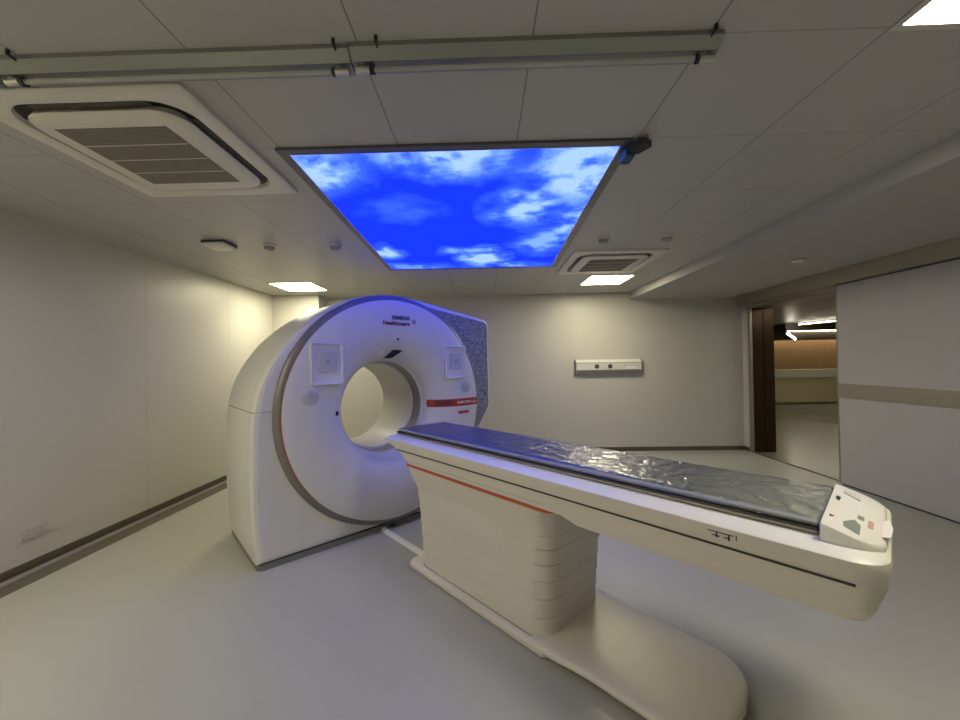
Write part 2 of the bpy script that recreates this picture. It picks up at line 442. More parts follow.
bx_ = tag(obj('lobby_box', boxm(10.75, 10.98, 11.6, 11.8, 0, 0.13, 0.01), M['black']), 'small dark box on the lobby floor beside the sliding door edge', 'box')  # plain small dark block on the lobby floor
def strip_lamp(name, p0, p1, w, th, label, cat='lamp', mt=None):
    p0, p1 = Vector(p0), Vector(p1)
    root = thing(name, label, cat, tuple(p0))
    d_ = p1 - p0
    s = d_.normalized(); up = Vector((0, 0, 1)) if abs(s.z) < 0.6 else Vector((0, 1, 0))
    q = s.cross(up).normalized(); up = q.cross(s)
    def bar(w_, a, b__):
        rings = []
        for e in (Vector((0, 0, 0)), d_):
            rings.append([e - q * w_ / 2 + up * a, e + q * w_ / 2 + up * a, e + q * w_ / 2 + up * b__, e - q * w_ / 2 + up * b__])
        return loft(rings)
    obj('housing', bar(w * 1.15, 0.0, th), M['canopy'], root, smooth=False)
    obj('diffuser', bar(w, -th * 0.6, -0.0005), mt or M['lobby_light'], root, smooth=False)
    return root
strip_lamp('linear_lamp', (9.62, 12.21, 2.235), (9.88, 12.21, 2.035), 0.06, 0.03, 'short slanted bright linear lamp on the left end of the brown lobby canopy')
strip_lamp('linear_lamp', (9.66, 12.21, 2.305), (14.5, 12.21, 2.305), 0.05, 0.02, 'long horizontal linear lamp along the front edge of the brown lobby canopy')
strip_lamp('linear_lamp', (9.92, 12.10, 2.505), (10.16, 10.97, 2.505), 0.06, 0.034, 'slanting linear lamp on the lobby ceiling in front of the canopy')
strip_lamp('linear_lamp', (9.7, 13.62, 2.505), (15.5, 13.62, 2.505), 0.10, 0.034, 'cove lamp behind the lobby canopy washing the wood wall', 'lamp', M['lobby_glow'])
strip_lamp('linear_lamp', (5.4, 6.3, 2.505), (11.0, 6.3, 2.505), 0.12, 0.034, 'added linear lamp on the lobby ceiling, unseen behind the doorway head')  # added out of view to brighten the lobby floor
strip_lamp('linear_lamp', (5.4, 3.4, 2.505), (11.0, 3.4, 2.505), 0.12, 0.034, 'added linear lamp on the lobby ceiling, unseen behind the sliding door')  # added out of view to light what the bronze reveal reflects

# ------------------------------------------------------------------ ceiling lights
pl0 = thing('ceiling_light', 'square recessed ceiling light in the far left corner, above the scanner ring', 'ceiling light', (-2.53, 5.21, H), group='square ceiling lights')
q = 0.272
bm = bmesh.new()
for (a, b_, c_, d_) in [(-0.295, 0.295, -0.295, -q), (-0.295, 0.295, q, 0.295), (-0.295, -q, -q, q), (q, 0.295, -q, q)]:
    box(bm, a, b_, c_, d_, -0.006, 0.0)
obj('frame', bm, M['frame_light'], pl0, smooth=False)
obj('diffuser', boxm(-q, q, -q, q, -0.003, -0.0005), M['panel_light'], pl0, smooth=False)
for (x, y, lb) in [(1.68, 5.17, 'square recessed ceiling light at the far end, behind the smaller air conditioner'),
                   (1.67, 1.00, 'large looking square ceiling light cut by the top right of the photo'),
                   (-2.62, 0.95, 'added square ceiling light out of view on the left, beside the big air conditioner'),  # added lamp, brightens the left wall and floor
                   (-2.62, -0.85, 'added unseen square ceiling light behind the viewpoint, by the left wall')]:  # also added, fills the table side from the rear left
    c = copy_tree(pl0); c.location = (x, y, H); c['label'] = lb

# ------------------------------------------------------------------ sky picture light
sp = thing('sky_light_panel', 'large rectangular ceiling light box showing a blue sky with white clouds', 'ceiling light', (-1.0, 1.92, H))
SW, SH = 1.76, 2.39
def quad(z, l0, r0, l1, r1, y0, y1): return [(l0, y0, z), (r0, y0, z), (r1, y1, z), (l1, y1, z)]
# light box corners (near left, near right, far left, far right) in the panel's frame
near_l, near_r, far_l, far_r = 0.02, 1.715, -0.02, 1.79
obj('sky_print', loft([quad(-0.011, near_l, near_r, far_l, far_r, 0, SH), quad(-0.004, near_l, near_r, far_l, far_r, 0, SH)]), sky_material(SW, SH), sp, smooth=False)
w = 0.045
outer = [(near_l - w, -w), (near_r + w, -w), (far_r + w + 0.02, SH + w), (far_l - w, SH + w)]
inner = [(near_l, 0), (near_r, 0), (far_r, SH), (far_l, SH)]
bm = loft([[(x, y, 0) for x, y in outer], [(x, y, -0.014) for x, y in outer], [(x, y, -0.014) for x, y in inner], [(x, y, 0) for x, y in inner]], cap=False)
obj('frame', bm, M['frame_dark'], sp, smooth=False)
# thin bright inner lip
inner2 = [(near_l + 0.006, 0.006), (near_r - 0.006, 0.006), (far_r - 0.006, SH - 0.006), (far_l + 0.006, SH - 0.006)]
bm = loft([[(x, y, -0.013) for x, y in inner], [(x, y, -0.013) for x, y in inner2], [(x, y, -0.011) for x, y in inner2]], cap=False)
obj('inner_lip', bm, M['metal'], sp, smooth=False)
# black gadget on the panel's near right corner
g = thing('corner_bracket', 'small black angled bracket at the near right corner of the sky light panel', 'bracket', (0.79, 1.90, H - 0.0145))
bm = boxm(-0.035, 0.035, -0.05, 0.03, -0.035, 0.0, 0.004)
bmesh.ops.rotate(bm, verts=bm.verts, cent=(0, 0, 0), matrix=Matrix.Rotation(0.55, 3, 'Z'))
obj('plate', bm, M['black'], g, smooth=False)
obj('hanging_block', boxm(-0.055, -0.005, 0.02, 0.11, -0.05, -0.001, 0.005), M['logo_dark'], g, smooth=False)

# ------------------------------------------------------------------ ceiling cassettes (air conditioners)
def sq_ring(hw, r, z, n=10, cx=0, cy=0): return rr(cx - hw, cx + hw, cy - hw, cy + hw, z, r, n)
ac = thing('air_conditioner', 'large cream cassette air conditioner in the ceiling at top left', 'air conditioner', (-1.60, 1.875, H), group='ceiling cassette air conditioners')
hw = 0.465
obj('bezel', loft([sq_ring(hw, 0.012, 0.0), sq_ring(hw, 0.012, -0.018), sq_ring(hw - 0.008, 0.012, -0.024), sq_ring(hw - 0.062, 0.15, -0.026),
                   sq_ring(hw - 0.080, 0.14, -0.020), sq_ring(hw - 0.085, 0.14, -0.0005)], cap=False), M['ac'], ac)
obj('slot', loft([sq_ring(hw - 0.085, 0.14, -0.0008), sq_ring(hw - 0.14, 0.08, -0.0008)], cap=False), M['black'], ac)
bm = bmesh.new()
for k in range(4):
    b2 = boxm(-0.25, 0.25, -hw + 0.095, -hw + 0.125, -0.012, -0.008)
    bmesh.ops.rotate(b2, verts=b2.verts, cent=(0, 0, 0), matrix=Matrix.Rotation(k * PI / 2, 3, 'Z'))
    mt_ = bpy.data.meshes.new('tmp'); b2.to_mesh(mt_); b2.free(); bm.from_mesh(mt_); bpy.data.meshes.remove(mt_)
obj('louver', bm, M['louver'], ac, smooth=False)
obj('centre_panel', loft([sq_ring(hw - 0.14, 0.08, -0.0008), sq_ring(hw - 0.118, 0.12, -0.030), sq_ring(hw - 0.130, 0.11, -0.040), sq_ring(hw - 0.17, 0.08, -0.045)]), M['ac'], ac)
gr = obj('grille', boxm(-0.255, 0.240, -0.262, 0.240, -0.0485, -0.0455, 0.001), M['grille'], ac, smooth=False)
bm = bmesh.new()
for k in range(1, 4): box(bm, -0.253, 0.238, -0.262 + 0.1255 * k - 0.002, -0.262 + 0.1255 * k + 0.002, -0.051, -0.0486)
obj('grille_divider', bm, M['ac'], gr, smooth=False)
bm = bmesh.new()
for k in range(28): box(bm, -0.253, 0.238, -0.258 + 0.0178 * k, -0.255 + 0.0178 * k, -0.0498, -0.0486)
obj('grille_slat', bm, M['grille'], gr, smooth=False)
c = copy_tree(ac); c.location = (1.385, 4.22, H); c['label'] = 'smaller looking cassette air conditioner to the right of the sky panel\'s far corner'

# ------------------------------------------------------------------ twin unlit tube lamps on the ceiling
tl = thing('tube_lamp', 'unlit ceiling tube lamp on a white batten, left one over the big air conditioner', 'tube lamp', (-1.075, 1.33, H), group='unlit ceiling tube lamps')
obj('housing', loft([rr(-0.63, 0.63, -0.055, 0.045, 0.0, 0.002), rr(-0.63, 0.63, -0.055, 0.045, -0.016, 0.002), rr(-0.63, 0.63, -0.02, 0.040, -0.040, 0.002)]), M['alu'], tl, smooth=False)
obj('reflector', boxm(-0.60, 0.60, 0.0455, 0.052, -0.030, -0.002, 0.002), M['alu_dark'], tl, smooth=False)
obj('glass_tube', cyl((-0.555, -0.005, -0.058), (0.555, -0.005, -0.058), 0.009), M['tube_white'], tl)
for s, a, b_ in ((-1, -0.62, -0.562), (1, 0.562, 0.62)):
    e_ = obj('end_cap', cyl((a, -0.005, -0.058), (b_, -0.005, -0.058), 0.014), M['metal'], tl)
    xx = b_ if s < 0 else a
    obj('cap_ring', cyl((xx - 0.004 * s * -1 - 0.004, -0.005, -0.058), (xx + 0.008, -0.005, -0.058), 0.0155), M['black'], e_)
    obj('socket', boxm(a + 0.012, a + 0.030, -0.016, 0.006, -0.056, -0.0405, 0.002), M['alu'], tl, smooth=False)
    hx = -0.53 if s < 0 else 0.59
    bm = cyl((hx, -0.075, -0.0005), (hx, -0.075, -0.016), 0.006)
    cyl((hx, -0.075, -0.014), (hx - 0.002, -0.050, -0.018), 0.0035, bm=bm)
    obj('hook', bm, M['black'], tl)
c = copy_tree(tl); c.location = (0.19, 1.325, H); c['label'] = 'unlit ceiling tube lamp on a white batten, right one in front of the sky panel'
c = copy_tree(tl); c.location = (-2.34, 1.335, H); c['label'] = 'unlit ceiling tube lamp mostly cut off by the left edge of the photo'

# ------------------------------------------------------------------ small ceiling devices
def detector(x, y, z, label, r=0.05, m_='det', grp='round ceiling detectors'):
    t = thing('smoke_detector', label, 'smoke detector', (x, y, z), group=grp)
    obj('base', lathe_z([(r, -0.0002), (r, -0.012), (r * 0.92, -0.016)]), M['ac'], t)
    obj('head', lathe_z([(r * 0.86, -0.0162), (r * 0.86, -0.032), (r * 0.6, -0.044), (r * 0.2, -0.046)]), M[m_], t)
    obj('indicator', lathe_z([(0.004, -0.0455), (0.004, -0.049)], r * 0.1, 0), M['print_black'], t)
    return t
detector(-1.915, 3.39, H, 'round ceiling detector just right of the white access plate')
detector(-1.331, 3.43, H, 'round ceiling detector left of the sky panel, nearest its frame')
detector(1.09, 3.40, H, 'round ceiling detector just right of the sky panel, above the small air conditioner')
detector(1.64, 3.385, H, 'round ceiling detector furthest right on the main ceiling')
t = thing('ceiling_speaker', 'flat white disc on the lowered soffit near the sliding door rail', 'ceiling speaker', (3.16, 3.86, LOW))
obj('disc', lathe_z([(0.075, -0.0002), (0.075, -0.008), (0.065, -0.014)]), M['soffit'], t)
obj('centre', lathe_z([(0.05, -0.0142), (0.05, -0.018)]), M['ac'], t)
t = thing('access_point', 'white square box on the ceiling at left with a dark upper edge', 'wireless access point', (-2.31, 3.30, H))
obj('mount', boxm(-0.10, 0.10, -0.095, 0.095, -0.022, -0.0002, 0.003), M['gap'], t, smooth=False)
obj('cover', loft([rr(-0.105, 0.105, -0.10, 0.10, -0.0222, 0.02), rr(-0.105, 0.105, -0.10, 0.10, -0.035, 0.02), rr(-0.09, 0.09, -0.085, 0.085, -0.042, 0.02)]), M['ac'], t)

# ------------------------------------------------------------------ wall fittings
t = thing('medical_outlet_panel', 'long white medical gas and power trunking box on the back wall', 'outlet panel', (2.0, YB, 1.23))
obj('body', prism([(-0.0005, 0.0), (-0.045, 0.01), (-0.07, 0.07), (-0.07, 0.195), (-0.03, 0.243), (-0.0005, 0.243)], 0, -0.515, 0.515), M['socket'], t, smooth=False)
for s in (-1, 1):
    obj('end_plate', prism([(-0.0005, -0.003), (-0.048, 0.007), (-0.074, 0.068), (-0.074, 0.197), (-0.032, 0.247), (-0.0005, 0.247)], 0, *sorted((s * 0.5152, s * 0.527))), M['duct'], t, smooth=False)
obj('groove', boxm(-0.513, 0.513, -0.0712, -0.0702, 0.188, 0.194), M['gap'], t, smooth=False)
obj('groove', boxm(-0.513, 0.513, -0.0712, -0.0702, 0.070, 0.078), M['gap'], t, smooth=False)
obj('lower_fascia', prism([(-0.0712, 0.066), (-0.047, 0.006), (-0.0465, 0.004), (-0.0725, 0.066)], 0, -0.51, 0.51), M['alu_dark'], t, smooth=False)
for x in (-0.19, 0.02):
    s_ = obj('outlet', cyl((x, -0.0702, 0.135), (x, -0.084, 0.135), 0.034), M['gap'], t)
    obj('outlet_core', cyl((x, -0.0842, 0.135), (x, -0.092, 0.135), 0.014), M['metal'], s_)
obj('label_strip', boxm(0.27, 0.42, -0.0715, -0.0703, 0.09, 0.13), M['cream_top'], t, smooth=False)
t = thing('light_switch', 'small white switch plate on the back wall near the doorway corner', 'switch', (3.975, YB, 1.305))
obj('plate', boxm(-0.043, 0.043, -0.010, -0.0003, -0.043, 0.043, 0.003), M['wall_r'], t, smooth=False)
obj('rocker', boxm(-0.02, 0.02, -0.014, -0.0102, -0.028, 0.028, 0.002), M['socket'], t, smooth=False)
t = thing('power_outlet', 'white double power outlet low on the left wall', 'power outlet', (XL, 2.68, 0.29))
obj('plate', boxm(0.0003, 0.010, -0.085, 0.085, -0.043, 0.043, 0.003), M['wall_b'], t, smooth=False)
for y in (-0.042, 0.042):
    f_ = obj('socket', boxm(0.0102, 0.013, y - 0.034, y + 0.034, -0.034, 0.034, 0.002), M['wall_r'], t, smooth=False)
    bm = bmesh.new()
    for (dy, dz) in ((0, 0.015), (-0.009, -0.012), (0.009, -0.012)): box(bm, 0.0131, 0.0136, y + dy - 0.002, y + dy + 0.002, dz - 0.006, dz + 0.006)
    obj('slots', bm, M['rim'], f_, smooth=False)

# ------------------------------------------------------------------ CT gantry
A = math.radians(43.8)
GX, GY = -0.777, 3.42
gan = thing('ct_scanner_gantry', 'large white ring-shaped CT scanner gantry standing on the floor left of the table', 'CT scanner', (GX, GY, 0), A)
CX, CZ = -0.03, 1.06
def catmull(pts, n=14):
    out = []
    P = [pts[0]] + pts + [pts[-1]]
    for i in range(1, len(P) - 2):
        for k in range(n):
            t_ = k / n
            a, b_, c_, d_ = P[i - 1], P[i], P[i + 1], P[i + 2]
            out.append(tuple(0.5 * ((2 * b_[j]) + (-a[j] + c_[j]) * t_ + (2 * a[j] - 5 * b_[j] + 4 * c_[j] - d_[j]) * t_ ** 2 + (-a[j] + 3 * b_[j] - 3 * c_[j] + d_[j]) * t_ ** 3) for j in (0, 1)))
    out.append(pts[-1])
    return out
left = catmull([(-1.14, 0.045), (-1.165, 0.3), (-1.175, 0.65), (-1.165, 1.05), (-1.11, 1.32), (-0.99, 1.54), (-0.86, 1.70), (-0.66, 1.87), (-0.42, 2.00), (-0.18, 2.060), (0.05, 2.075)])
poly = left + [(0.25, 2.055), (1.13, 1.925), (1.165, 1.905), (1.175, 1.87), (1.19, 1.0), (1.18, 0.96), (1.0, 0.72), (0.98, 0.045)]
def ray_r(th):
    dx, dz = math.cos(th), math.sin(th); best = 9
    for i in range(len(poly)):
        (x1, z1), (x2, z2) = poly[i], poly[(i + 1) % len(poly)]
        ex, ez = x2 - x1, z2 - z1
        den = dx * ez - dz * ex
        if abs(den) < 1e-9: continue
        t_ = ((x1 - CX) * ez - (z1 - CZ) * ex) / den
        s_ = ((x1 - CX) * dz - (z1 - CZ) * dx) / den
        if t_ > 0 and -1e-6 <= s_ <= 1 + 1e-6: best = min(best, t_)
    return best
NA = 360
angs = [2 * PI * i / NA for i in range(NA)]
for cx_, cz_ in [(-1.14, 0.045), (0.98, 0.045), (1.165, 1.905), (1.19, 1.0), (1.0, 0.72)]:   # put a ray exactly through each corner
    a_ = math.atan2(cz_ - CZ, cx_ - CX) % (2 * PI)
    k = min(range(NA), key=lambda i: abs(angs[i] - a_)); angs[k] = a_
RO = [ray_r(a_) for a_ in angs]
def oring(inset, y): return [(CX + (r_ - inset) * math.cos(a_), y, CZ + (r_ - inset) * math.sin(a_)) for a_, r_ in zip(angs, RO)]
def cring(r_, y): return [(CX + r_ * math.cos(a_), y, CZ + r_ * math.sin(a_)) for a_ in angs]
body_rings = [cring(0.90, 0.0), oring(0.055, 0.0), oring(0.045, 0.0), oring(0.018, 0.010), oring(0.004, 0.03), oring(0.0, 0.06), oring(0.0, 0.45), oring(0.0, 0.86), oring(0.008, 0.90), oring(0.03, 0.925), oring(0.06, 0.93), cring(0.40, 0.93)]
def half_body(keep_up):
    bm = loft(body_rings, cap=False)
    zc = 1.122 + (0.0025 if keep_up else -0.0025)
    bmesh.ops.bisect_plane(bm, geom=bm.verts[:] + bm.edges[:] + bm.faces[:], plane_co=(0, 0, zc), plane_no=(0, 0, 1), clear_inner=keep_up, clear_outer=not keep_up)
    return bm
obj('upper_cover', half_body(True), M['white'], gan, angle=30)
obj('lower_cover', half_body(False), M['white'], gan, angle=30)
obj('cover_gap', boxm(-1.155, -1.0, 0.06, 0.86, 1.117, 1.127), M['gap'], gan, smooth=False)
obj('base_trim', loft([[(x, y, z) for x, y, z in rr(-1.135, 0.97, 0.012, 0.918, 0.0, 0.05, 8)], rr(-1.14, 0.975, 0.006, 0.924, 0.044, 0.05, 8)]), M['base_trim'], gan)
bm = bmesh.new(); prev = None
for k in range(21):
    z = 0.09 + 1.02 * k / 20
    xs_ = [x1 + (x2 - x1) * (z - z1) / (z2 - z1) for (x1, z1), (x2, z2) in zip(left, left[1:]) if z1 <= z <= z2 and x1 < -0.9]
    x = xs_[0] - 0.0008
    cur = (bm.verts.new((x, 0.070, z)), bm.verts.new((x, 0.0735, z)))
    if prev: bm.faces.new((prev[0], prev[1], cur[1], cur[0]))
    prev = cur
obj('side_seam', bm, M['rim'], gan, smooth=False)
# front ring cover
prof = [(0.957, -0.046), (0.94, -0.052), (0.88, -0.058), (0.82, -0.060)] + [(0.775 - 0.340 * math.sin(PI / 2 * k / 18), -0.060 + 0.24 * (1 - math.cos(PI / 2 * k / 18))) for k in range(19)]
def yprof(r_):
    for (r1, y1), (r2, y2) in zip(prof, prof[1:]):
        if r2 <= r_ <= r1: return y1 + (y2 - y1) * (r1 - r_) / (r1 - r2)
    return prof[0][1]
fc = obj('front_cover', lathe_y(prof, CX, CZ, 200), M['white'], gan, angle=50)
obj('rim_trim', lathe_y([(1.002, 0.03), (1.005, -0.005), (1.0, -0.022), (0.985, -0.036), (0.966, -0.045), (0.9575, -0.046)], CX, CZ, 200), M['rim'], gan, angle=50)
obj('rim_accent', lathe_y([(0.9605, -0.0475), (0.9570, -0.0482), (0.9555, -0.048)], CX, CZ, 80, 145, 222), M['orange'], gan)
# bore
obj('bore_liner', lathe_y([(0.435, 0.18), (0.428, 0.20), (0.420, 0.21)], CX, CZ, 200), M['white'], gan)
obj('scan_ring', lathe_y([(0.420, 0.21), (0.418, 0.345)], CX, CZ, 200), M['ring'], gan)
bm = lathe_y([(0.418, 0.345), (0.402, 0.355), (0.398, 0.70), (0.396, 0.85), (0.400, 0.93)], CX, CZ, 200)
obj('rear_bore_liner', bm, M['liner'], gan)

def on_cover(pts_rz, off=0.002):
    """points (local x, z) laid on the ring cover"""
    out = []
    for x, z in pts_rz:
        r_ = math.hypot(x - CX, z - CZ)
        q_ = min(0.955, max(0.4372, r_))
        m_ = (yprof(q_ + 0.002) - yprof(q_ - 0.002)) / 0.004
        ln = math.sqrt(1 + m_ * m_)
        ux, uz = (x - CX) / r_, (z - CZ) / r_
        out.append((x + ux * m_ / ln * off, yprof(q_) - off / ln, z + uz * m_ / ln * off))
    return out
def patch(x0, x1, z0f, z1f, off=0.002, nx=24, nz=2, bm=None):
    bm = bm or bmesh.new()
    V = [[bm.verts.new(on_cover([(x0 + (x1 - x0) * i / nx, z0f(x0 + (x1 - x0) * i / nx) * (1 - j / nz) + z1f(x0 + (x1 - x0) * i / nx) * j / nz)], off)[0]) for j in range(nz + 1)] for i in range(nx + 1)]
    for i in range(nx):
        for j in range(nz): bm.faces.new((V[i][j], V[i + 1][j], V[i + 1][j + 1], V[i][j + 1]))
    return bm
zl = lambda x: 1.018 + 0.0 * x
zu = lambda x: 1.092
rb = obj('red_band', patch(0.412, 0.925, zl, zu, 0.003, 60), M['red'], gan)
obj('dark_label', patch(0.455, 0.60, lambda x: 1.03, lambda x: 1.082, 0.005, 8), M['red_dark'], rb)
bm = text_bm('SOMATOM go.Up', 0.040, bold=0.0008)
xs = [v.co.x for v in bm.verts]; k = 0.245 / (max(xs) - min(xs))
for v in bm.verts: v.co = Vector(on_cover([(0.655 + v.co.x * k, 1.042 + v.co.y * 0.95)], 0.0055)[0])
obj('model_lettering', bm, M['print_white'], rb, smooth=False)
obj('red_tag', patch(0.665, 0.80, lambda x: 0.940, lambda x: 0.968, 0.004, 8), M['red'], gan)
obj('step_highlight', patch(0.44, 0.93, lambda x: 1.000, lambda x: 1.010, 0.006), M['print_white'], gan)  # white strip paints the highlight along the cover below the red band
# maker's lettering
bm = text_bm('SIEMENS', 0.046, bold=0.002)
xs = [v.co.x for v in bm.verts]; k = 0.185 / (max(xs) - min(xs))
for v in bm.verts: v.co = Vector(on_cover([(-0.085 + (v.co.x - min(xs)) * k, 1.848 + v.co.y)], 0.003)[0])
obj('maker_lettering', bm, M['logo_dark'], gan, smooth=False)
bm = text_bm('Healthineers', 0.050, bold=0.002)
xs = [v.co.x for v in bm.verts]; x0_ = min(xs); k = 0.27 / (max(xs) - x0_)
for v in bm.verts: v.co = Vector(on_cover([(-0.17 + (v.co.x - x0_) * k, 1.797 + v.co.y)], 0.003)[0])
obj('division_lettering', bm, M['logo_red'], gan, smooth=False)
bm = bmesh.new()
for i, (dx, dz) in enumerate([(0, 0), (0.016, 0), (0.032, 0), (0.008, 0.014), (0.024, 0.014), (0.008, -0.014), (0.024, -0.014)]):
    p = on_cover([(0.13 + dx, 1.835 + dz)], 0.0)[0]
    cyl(p, (p[0], p[1] - 0.004, p[2]), 0.005, 10, bm)
obj('logo_dots', bm, M['logo_red'], gan)
# sensors
def facing_dot(name, ang, r_, rad, mname, th=0.008):
    x, z = CX + r_ * math.cos(ang), CZ + r_ * math.sin(ang)
    e = 0.01
    dy = (yprof(r_ + e) - yprof(r_ - e)) / (2 * e)
    nr = Vector((-dy, 1.0))     # (radial, y) normal pointing into the cover: flip below
    nrm = Vector((math.cos(ang) * dy, -1.0, math.sin(ang) * dy)).normalized()
    p = Vector((x, yprof(r_), z))
    return obj(name, cyl(p - nrm * 0.002, p + nrm * th, rad), M[mname], gan)
facing_dot('sensor_dot', math.radians(88), 0.615, 0.011, 'print_black', 0.004)
facing_dot('laser_window', math.radians(180), 0.52, 0.020, 'glass_black', 0.004)
# parallelogram display above the throat
def polar_patch(a0, a1, r0, r1, skew, off=0.004, n=10):
    bm = bmesh.new(); V = []
    for i in range(n + 1):
        row = []
        for j in range(n + 1):
            rr_ = r0 + (r1 - r0) * j / n
            a_ = math.radians(a0 + (a1 - a0) * i / n + skew * j / n)
            row.append(bm.verts.new(on_cover([(CX + rr_ * math.cos(a_), CZ + rr_ * math.sin(a_))], off)[0]))
        V.append(row)
    for i in range(n):
        for j in range(n): bm.faces.new((V[i][j], V[i + 1][j], V[i + 1][j + 1], V[i][j + 1]))
    return bm
obj('gantry_display', polar_patch(86, 97, 0.450, 0.525, -7, 0.004), M['glass_black'], gan)
obj('speaker_slot', polar_patch(101, 107, 0.49, 0.53, -2, 0.004), M['print_white'], gan)
# control panels, left and right of the opening
def control_panel(cx_, mirror):
    x0, x1, z0, z1 = cx_ - 0.132, cx_ + 0.132, 1.295, 1.628
    y = -0.060
    p = obj('control_panel', loft([[(a, y + 0.004, c_) for a, c_, _ in rr(x0, x1, z0, z1, 0, 0.02)], [(a, y - 0.008, c_) for a, c_, _ in rr(x0 + 0.003, x1 - 0.003, z0 + 0.003, z1 - 0.003, 0, 0.02)],
                                   [(a, y - 0.012, c_) for a, c_, _ in rr(x0 + 0.010, x1 - 0.010, z0 + 0.010, z1 - 0.010, 0, 0.02)],
                                   [(a, y - 0.003, c_) for a, c_, _ in rr(x0 + 0.026, x1 - 0.026, z0 + 0.026, z1 - 0.026, 0, 0.02)]]), M['white'], gan, angle=25)
    cz_ = 1.475
    k = obj('key_plate', loft([[(a, y - 0.0032, c_) for a, c_, _ in rr(cx_ - 0.075, cx_ + 0.075, cz_ - 0.085, cz_ + 0.085, 0, 0.02)], [(a, y - 0.010, c_) for a, c_, _ in rr(cx_ - 0.070, cx_ + 0.070, cz_ - 0.08, cz_ + 0.08, 0, 0.02)]]), M['button'], p, angle=25)
    obj('key', cyl((cx_, y - 0.0102, cz_), (cx_, y - 0.014, cz_), 0.014), M['button_line'], k)
    obj('top_lip', boxm(x0 + 0.012, x1 - 0.012, y - 0.0135, y - 0.0125, z1 - 0.020, z1 - 0.012), M['button'], p, smooth=False)
for s in (-1, 1):
    c_ = CX + s * 0.625 if s < 0 else CX + 0.665
    control_panel(c_, s)
    bx0 = -0.785 if s < 0 else 0.765
    d_ = obj('round_keypad', lathe_y([(0.001, -0.066), (0.058, -0.066), (0.062, -0.0635), (0.066, -0.0575)], bx0, 1.215, 40), M['button'], gan)
    bm = bmesh.new()
    for (dx, dz, w_, h_) in [(0, 0, 0.003, 0.05), (0, 0, 0.05, 0.003), (0, 0.036, 0.012, 0.006), (0, -0.036, 0.012, 0.006), (-0.036, 0, 0.006, 0.012), (0.036, 0, 0.006, 0.012)]:
        box(bm, bx0 + dx - w_ / 2, bx0 + dx + w_ / 2, -0.068, -0.0662, 1.215 + dz - h_ / 2, 1.215 + dz + h_ / 2)
    obj('keypad_marks', bm, M['button_line'], d_, smooth=False)
# mottled grey insert on the right front
sel = [i for i, a_ in enumerate(angs) if math.radians(0) <= a_ <= math.radians(84)] 
sel2 = [i for i, a_ in enumerate(angs) if a_ >= math.radians(318)]
seq = sel2 + sel
rings_in, rings_out = [], []
for i in seq:
    a_, r_ = angs[i], RO[i]
    ro = max(0.99, r_ - 0.050)
    rings_in.append((CX + 0.985 * math.cos(a_), CZ + 0.985 * math.sin(a_)))
    rings_out.append((CX + ro * math.cos(a_), CZ + ro * math.sin(a_)))
bm = bmesh.new()
def strip(y): return [bm.verts.new((x, y, z)) for x, z in rings_in], [bm.verts.new((x, y, z)) for x, z in rings_out]
i0, o0 = strip(-0.010); i1, o1 = strip(0.002)
for k in range(len(seq) - 1):
    bm.faces.new((i0[k], i0[k + 1], o0[k + 1], o0[k])); bm.faces.new((o0[k], o0[k + 1], o1[k + 1], o1[k]))
obj('mottled_panel', bm, M['mottled'], gan, smooth=False)
obj('cable_port', boxm(-0.10, -0.05, -0.012, 0.01, 0.008, 0.036, 0.003), M['black'], gan, smooth=False)

# floor duct from gantry to table
t = thing('floor_cable_duct', 'short white half-round cable duct on the floor between scanner and table foot', 'cable duct', (GX, GY, 0), A)
prd = [(-0.026, 0.0), (-0.022, 0.016), (-0.012, 0.026), (0, 0.029), (0.012, 0.026), (0.022, 0.016), (0.026, 0.0)]
obj('duct_cover', prism([(-0.155 + a, c_) for a, c_ in prd], 1, -0.655, 0.002), M['cream_top'], t, angle=60)
obj('duct_joint', prism([(-0.155 + a * 1.08, c_ * 1.06) for a, c_ in prd], 1, -0.052, -0.02), M['button'], t, angle=60)

# ------------------------------------------------------------------ patient table (same heading as the gantry; local -y runs away from it)
tb = thing('ct_patient_table', 'long cream CT patient table on a pedestal, reaching toward the camera on the right', 'CT table', (GX, GY, 0), A)
def R2(x0, x1, s0, s1, z, rf, rn, n=8):      # s = distance from the gantry face; rf far (gantry end) corner radius, rn near end
    return rr(x0, x1, -s1, -s0, z, rn, n, rf)
# foot
obj('plinth', loft([R2(-0.300, 0.300, 0.65, 1.86, 0.0, 0.06, 0.03), R2(-0.322, 0.322, 0.635, 1.86, 0.008, 0.06, 0.03), R2(-0.322, 0.322, 0.635, 1.86, 0.030, 0.06, 0.03), R2(-0.312, 0.312, 0.645, 1.86, 0.042, 0.06, 0.03), R2(-0.295, 0.295, 0.66, 1.86, 0.047, 0.06, 0.03)]), M['cream'], tb)
def foot_ring(inset, z, bulge=0.0):
    """outline of the wide foot cover, waisted where it meets the plinth"""
    half = []
    for i in range(41):
        s_ = 1.76 + (2.60 - 1.76) * i / 40
        if s_ < 1.92: wd = 0.322
        elif s_ < 2.12: wd = 0.322 - 0.022 * math.sin((s_ - 1.92) / 0.20 * PI / 2)
        else: wd = 0.300
        e = (s_ - 2.36) / 0.24
        if e > 0: wd *= math.sqrt(max(0.0, 1 - e ** 2.6))
        half.append((max(wd - inset, 0.0), min(s_, 2.60 - inset)))
    pts = [(-w_, -s_, z) for w_, s_ in half] + [(w_, -s_, z) for w_, s_ in reversed(half[:-1])]
    return pts
obj('foot_shadow_gap', loft([foot_ring(0.03, 0.0), foot_ring(0.025, 0.022)]), M['gap'], tb)
